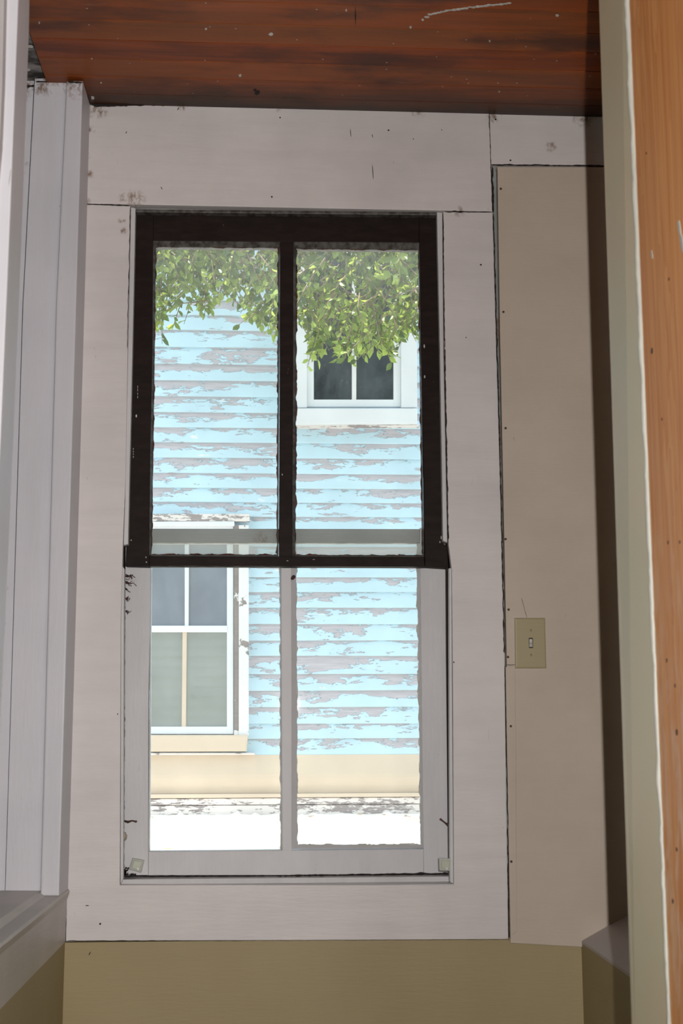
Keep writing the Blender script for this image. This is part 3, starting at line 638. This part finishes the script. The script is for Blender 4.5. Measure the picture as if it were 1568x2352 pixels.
# ---------------------------------------------------------------- neighbour house
YH = 9.0
hs = empty('neighbour_house', (2.0, YH+2, -.5), label='weathered pale blue clapboard house with peeling paint seen through the window', cat='house')
HX0, HX1 = -5.5, 9.0
seams = [692.6, 726, 760, 799, 838, 876, 912, 948, 983, 1018, 1053, 1088, 1121.5, 1154, 1187, 1221, 1256, 1291, 1326, 1360, 1396, 1434, 1471, 1507, 1549, 1586, 1624, 1662, 1697, 1734.5]
zs_ = sorted(P(620, y, YH).z for y in seams); zz_ = zs_[-1]
while zz_ < 6.0: zz_ += .113; zs_.append(zz_)
bm = bmesh.new(); uvl = bm.loops.layers.uv.new('UVMap'); random.seed(11)
for i in range(len(zs_)-1):
    a, b = zs_[i], zs_[i+1]; nseg = 64; rows = []
    ph = random.random()*9
    for k in range(nseg+1):
        x = HX0+(HX1-HX0)*k/nseg; wv = noise.noise(Vector((x*.6, ph, 0)))*.004
        rows.append([bm.verts.new((x, YH+.012, a+wv)), bm.verts.new((x, YH-.006, a+wv)), bm.verts.new((x, YH-.009, a+.004+wv)), bm.verts.new((x, YH+.011, b+.01))])
    for r1, r2 in zip(rows, rows[1:]):
        for k, (v0, v1) in enumerate(((0, 0), (0, 0), (0, 1))):
            fc = bm.faces.new((r1[k], r2[k], r2[k+1], r1[k+1]))
            for lp, vv in zip(fc.loops, (v0, v0, v1, v1)): lp[uvl].uv = (lp.vert.co.x, vv)
me = me_from(bm); link('clapboard_wall', me, M['siding'], hs)
def hb(name, px, Y=YH-.03, t=.05, mat='w_clean', bev=.004, parent=hs):
    return plank(name, px, Y, t, mat, bev, parent)
def hrow(name, y0, y1, Y, mat, t=.06, bev=.004):
    z1, z0 = P(620, y0, Y).z, P(620, y1, Y).z; bm = bmesh.new(); box(bm, HX0, HX1, Y, Y+t, z0, z1, bev); return link(name, me_from(bm), M[mat], hs)
# cream base board with a rounded lower edge, drip ledge, peeling mould, foundation
z1, z0 = P(620, 1734, YH-.02).z, P(620, 1822, YH-.02).z
bm = bmesh.new(); prof = [(0.0, z1)]+[(-.010-.035*math.sin(math.pi*.5*t)**1.2+(.06*max(0, t-.55)), lerp(z1, z0, t)) for t in [i/10 for i in range(11)]]+[(.05, z0)]
f = [Vector((HX0, YH+a, b)) for a, b in prof]; prism(bm, f, [p+Vector((HX1-HX0, 0, 0)) for p in f])
me = me_from(bm); link('base_board', me, M['cream'], hs)
hrow('drip_ledge', 1823, 1832, YH-.055, 'cream', .08); hrow('base_moulding', 1833, 1848, YH-.045, 'w_peel2', .07, .006); hrow('base_moulding', 1849, 1872, YH-.04, 'w_peel2', .1, .008)
z1 = P(620, 1872, YH-.12).z; bm = bmesh.new(); nseg = 260; rows = []
for k in range(nseg+1):
    x = lerp(-2.2, 3.6, k/nseg); j = .010*noise.noise(Vector((x*7, 0, 0)))+.03*max(0, noise.noise(Vector((x*16, 3, 0)))-.15)*2
    rows.append([bm.verts.new((x, YH+.02, z1+j*.5)), bm.verts.new((x, YH-.07, z1+j)), bm.verts.new((x, YH-.26, z1-.17)), bm.verts.new((x, YH-.30, z1-.19)), bm.verts.new((x, YH-.50, -.5))])
for r1, r2 in zip(rows, rows[1:]):
    for k in range(4): bm.faces.new((r1[k], r2[k], r2[k+1], r1[k+1]))
link('foundation', me_from(bm), M['founda'], hs)
hrow('foundation_wall', 1860, 2160, YH-.0, 'founda', .2)
# roof with an eave that shades the wall
bm = bmesh.new(); f = [Vector((HX0-.4, YH-.63, 5.75)), Vector((HX0-.4, YH-.63, 5.92)), Vector((HX0-.4, YH+3.6, 8.2)), Vector((HX0-.4, YH+3.6, 8.0)), Vector((HX0-.4, YH, 5.75))]
prism(bm, f, [p+Vector((HX1-HX0+.8, 0, 0)) for p in f]); link('roof', me_from(bm), M['w_clean'], hs)
bm = bmesh.new(); box(bm, HX0+.02, HX1-.02, YH+.02, YH+5, -.5, 5.8); link('house_body', me_from(bm), M['ownsid'], hs)
# upper window of the neighbour house
def casing(px0, px1, Y, mat): return
uw = empty('window', P(812, 975, YH-.04)-hs.location); uw.parent = hs
def wb(par, name, px, Y, t=.05, mat='w_clean', bev=.004): return plank(name, px, Y, t, mat, bev, par)
wb(uw, 'casing', [(665, 400), (705, 400), (705, 936), (665, 937)], YH-.055)
wb(uw, 'casing', [(920, 400), (957, 400), (958, 936), (921, 936)], YH-.055)
wb(uw, 'sill', [(663, 937), (958, 937), (958.5, 973), (663, 975)], YH-.075, .08, 'w_clean', .01)
wb(uw, 'drip_board', [(660, 976), (962, 975), (962, 980), (660, 981)], YH-.05, .06, 'w_peel2')
wb(uw, 'sash_frame', [(705, 400), (720.5, 400), (720.5, 934), (705, 934)], YH-.035)
wb(uw, 'sash_frame', [(903.5, 400), (920, 400), (920, 934), (903.5, 934)], YH-.035)
wb(uw, 'sash_frame', [(720, 917.5), (904, 917.5), (904, 934), (720, 934)], YH-.036)
wb(uw, 'muntin', [(808, 400), (819, 400), (818, 918), (808, 918)], YH-.034, .04, 'w_peel')
for a, b in ((719, 809), (817, 905)): wb(uw, 'pane', [(a, 400), (b, 400), (b, 919), (a, 919)], YH-.015, .01, 'npane', 0)
# lower left window of the neighbour house
lw = empty('window', P(430, 1728, YH-.04)-hs.location); lw.parent = hs
wb(lw, 'casing', [(548, 1206), (571, 1206), (571, 1690), (548, 1690)], YH-.05, .06, 'w_peel')
wb(lw, 'casing_edge', [(537, 1206), (548, 1206), (548, 1690), (537, 1690)], YH-.046, .05, 'w_bare')
wb(lw, 'casing', [(285, 1206), (316, 1206), (316, 1690), (285, 1690)], YH-.05, .06, 'w_peel2')
wb(lw, 'head_casing', [(280, 1180), (573, 1180), (573, 1197), (280, 1197)], YH-.055, .07, 'w_peel2')
wb(lw, 'head_moulding', [(285, 1198), (538, 1197), (538, 1208), (285, 1208)], YH-.06, .07, 'w_clean')
wb(lw, 'sill', [(280, 1688), (569, 1688), (566, 1726), (280, 1727)], YH-.075, .09, 'cream', .012)
wb(lw, 'drip_board', [(278, 1729), (585, 1729), (585, 1734), (278, 1735)], YH-.055, .06, 'w_peel2')
for a, b in (((316, 331), 0), ((521, 536), 1)):
    wb(lw, 'sash_frame', [(a[0], 1208), (a[1], 1208), (a[1], 1686), (a[0], 1686)], YH-.035)
wb(lw, 'sash_frame', [(330, 1208), (522, 1208), (522, 1226), (330, 1226)], YH-.036)
wb(lw, 'meeting_rail', [(330, 1437), (522, 1437), (522, 1452), (330, 1452)], YH-.040)
wb(lw, 'sash_frame', [(330, 1669), (522, 1669), (522, 1686), (330, 1686)], YH-.036)
wb(lw, 'muntin', [(424, 1226), (434, 1226), (433, 1438), (424, 1438)], YH-.03, .03)
wb(lw, 'muntin', [(419, 1451), (429, 1451), (427, 1670), (417, 1670)], YH-.026, .03, 'cream')
wb(lw, 'pane', [(329, 1225), (523, 1225), (523, 1438), (329, 1438)], YH-.017, .01, 'npane_haze', 0)
wb(lw, 'pane', [(329, 1451), (523, 1451), (523, 1670), (329, 1670)], YH-.017, .01, 'npane_scr', 0)

# ---------------------------------------------------------------- tree between the houses
random.seed(21)
tree = empty('tree', (3.6, 7.0, -.5), label='leafy green tree whose hanging branches fill the top of the brown sash', cat='tree')
bm = bmesh.new(); tr = [Vector((3.6, 7.0, -.5)), Vector((3.55, 7.0, .8)), Vector((3.4, 6.95, 2.2)), Vector((3.1, 6.9, 3.6)), Vector((2.7, 6.9, 4.6))]
tube(bm, tr, [.13, .11, .10, .08, .05], 12); link('trunk', me_from(bm, True), M['bark'], tree)
limbs = [[Vector((3.4, 6.95, 2.4)), Vector((2.4, 6.7, 3.9)), Vector((1.3, 6.5, 4.45)), Vector((.1, 6.4, 4.5)), Vector((-1.1, 6.4, 4.35))],
         [Vector((3.1, 6.9, 3.6)), Vector((2.2, 7.2, 4.4)), Vector((1.0, 7.4, 4.7)), Vector((-.5, 7.3, 4.7))],
         [Vector((3.2, 6.9, 3.2)), Vector((2.3, 6.3, 4.0)), Vector((1.4, 6.0, 4.25)), Vector((.6, 5.9, 4.2))]]
for l in limbs:
    bm = bmesh.new(); tube(bm, l, [.05, .035, .025, .016, .010][:len(l)], 8); link('branch', me_from(bm, True), M['bark'], tree)
bound = [(300, 790), (372, 765), (395, 690), (440, 685), (470, 735), (500, 700), (520, 665), (555, 735), (600, 755), (640, 780), (690, 735), (722, 838), (750, 790), (775, 835), (812, 842), (850, 815), (905, 832), (925, 760), (950, 790), (1010, 780), (1100, 760)]
def bnd(x):
    for (a, ya), (b, yb) in zip(bound, bound[1:]):
        if a <= x <= b: return lerp(ya, yb, (x-a)/(b-a))
    return 740
lf = bmesh.new(); tone = lf.verts.layers.float.new('tone'); tw = bmesh.new()
def leaf(base, d, size, tn):
    d = d.normalized(); side = d.cross(Vector((random.gauss(0, 1), random.gauss(0, 1), random.gauss(0, 1)))).normalized(); nrm = d.cross(side)
    wd = size*random.uniform(.24, .31); cv = size*random.uniform(.0, .16)
    pts = [(0, 0, 0), (.28, wd*.85, .1), (.6, wd, .0), (1.0, 0, -.5), (.6, -wd, .0), (.28, -wd*.85, .1)]
    vs = [lf.verts.new(base+d*(a*size)+side*b+nrm*(cv*c_+(abs(b)*.35))) for a, b, c_ in pts]; m1 = lf.verts.new(base+d*size*.3+nrm*cv*.1); m2 = lf.verts.new(base+d*size*.62)
    for v in vs+[m1, m2]: v[tone] = tn
    for q in ((vs[0], vs[1], m1), (vs[1], vs[2], m2, m1), (vs[2], vs[3], m2), (vs[3], vs[4], m2), (vs[4], vs[5], m1, m2), (vs[5], vs[0], m1)): lf.faces.new(q)
def twig(tip, root, nl, size, tn):
    mid = (tip+root)/2+Vector((random.uniform(-.05, .05), random.uniform(-.05, .05), random.uniform(.02, .08)))
    pts = [root, lerp(root, mid, .55), mid, lerp(mid, tip, .5), tip]
    tube(tw, pts, [.004, .0035, .003, .0022, .0012], 5)
    for i in range(nl):
        t = .12+.88*(i+random.random()*.6)/nl; s_ = t*4; k = min(3, int(s_)); p = lerp(pts[k], pts[k+1], s_-k); ax = (pts[k+1]-pts[k]).normalized()
        sd = ax.cross(Vector((random.gauss(0, 1), random.gauss(0, 1), random.gauss(0, 1)))).normalized()
        leaf(p, ax*.55+sd*.8+Vector((0, 0, -.25)), size*random.uniform(.7, 1.15), min(1, max(0, tn-.08+random.uniform(-.5, .5))))
def grow(px, py, Y, ln, nl, size=.052, tn=.5):
    tip = P(px, py, Y); root = tip+Vector((random.uniform(-.25, .30)*ln/.4, random.uniform(-.1, .1), ln*random.uniform(.6, 1.0)))
    twig(tip, root, nl, size, tn)
# fringe that hangs along the lower outline, leaf tone lightened to look sunlit
x = 300
while x < 1100:
    for r in range(3): grow(x+random.uniform(-8, 8), bnd(x)-random.uniform(4, 12+14*r), random.uniform(6.0, 6.8), .34, 13, .050, .65)
    x += 14
# body
for k in range(700):
    grow(random.uniform(150, 1250), random.uniform(430, 655), random.uniform(6.2, 8.3), random.uniform(.25, .45), random.randint(10, 15), random.uniform(.045, .06), .3+.3*random.random())
for k in range(1250):
    x = random.uniform(180, 1250); b = bnd(x); y = b-10-(random.random()**.8)*(b-330)
    if 385 < x < 620 and y > 640 and random.random() < .45: continue
    grow(x, y, random.uniform(5.7, 8.2), random.uniform(.25, .45), random.randint(9, 15), random.uniform(.044, .06), .35+.3*random.random())
for (x0, y0, x1, y1) in ((395, 758, 480, 690), (372, 790, 366, 660), (545, 748, 660, 690), (705, 845, 740, 730), (728, 830, 750, 740), (900, 838, 880, 730), (925, 775, 960, 700), (630, 778, 640, 700)):
    a, b = P(x0, y0, 6.2), P(x1, y1, 6.3); twig(a, b, 13, .052, .7); twig(lerp(a, b, .3)+Vector((0, .05, 0)), b+Vector((.05, 0, .15)), 9, .05, .6)
link('foliage', me_from(lf), M['leaf'], tree, kind='stuff'); link('twigs', me_from(tw), M['bark'], tree, kind='stuff')
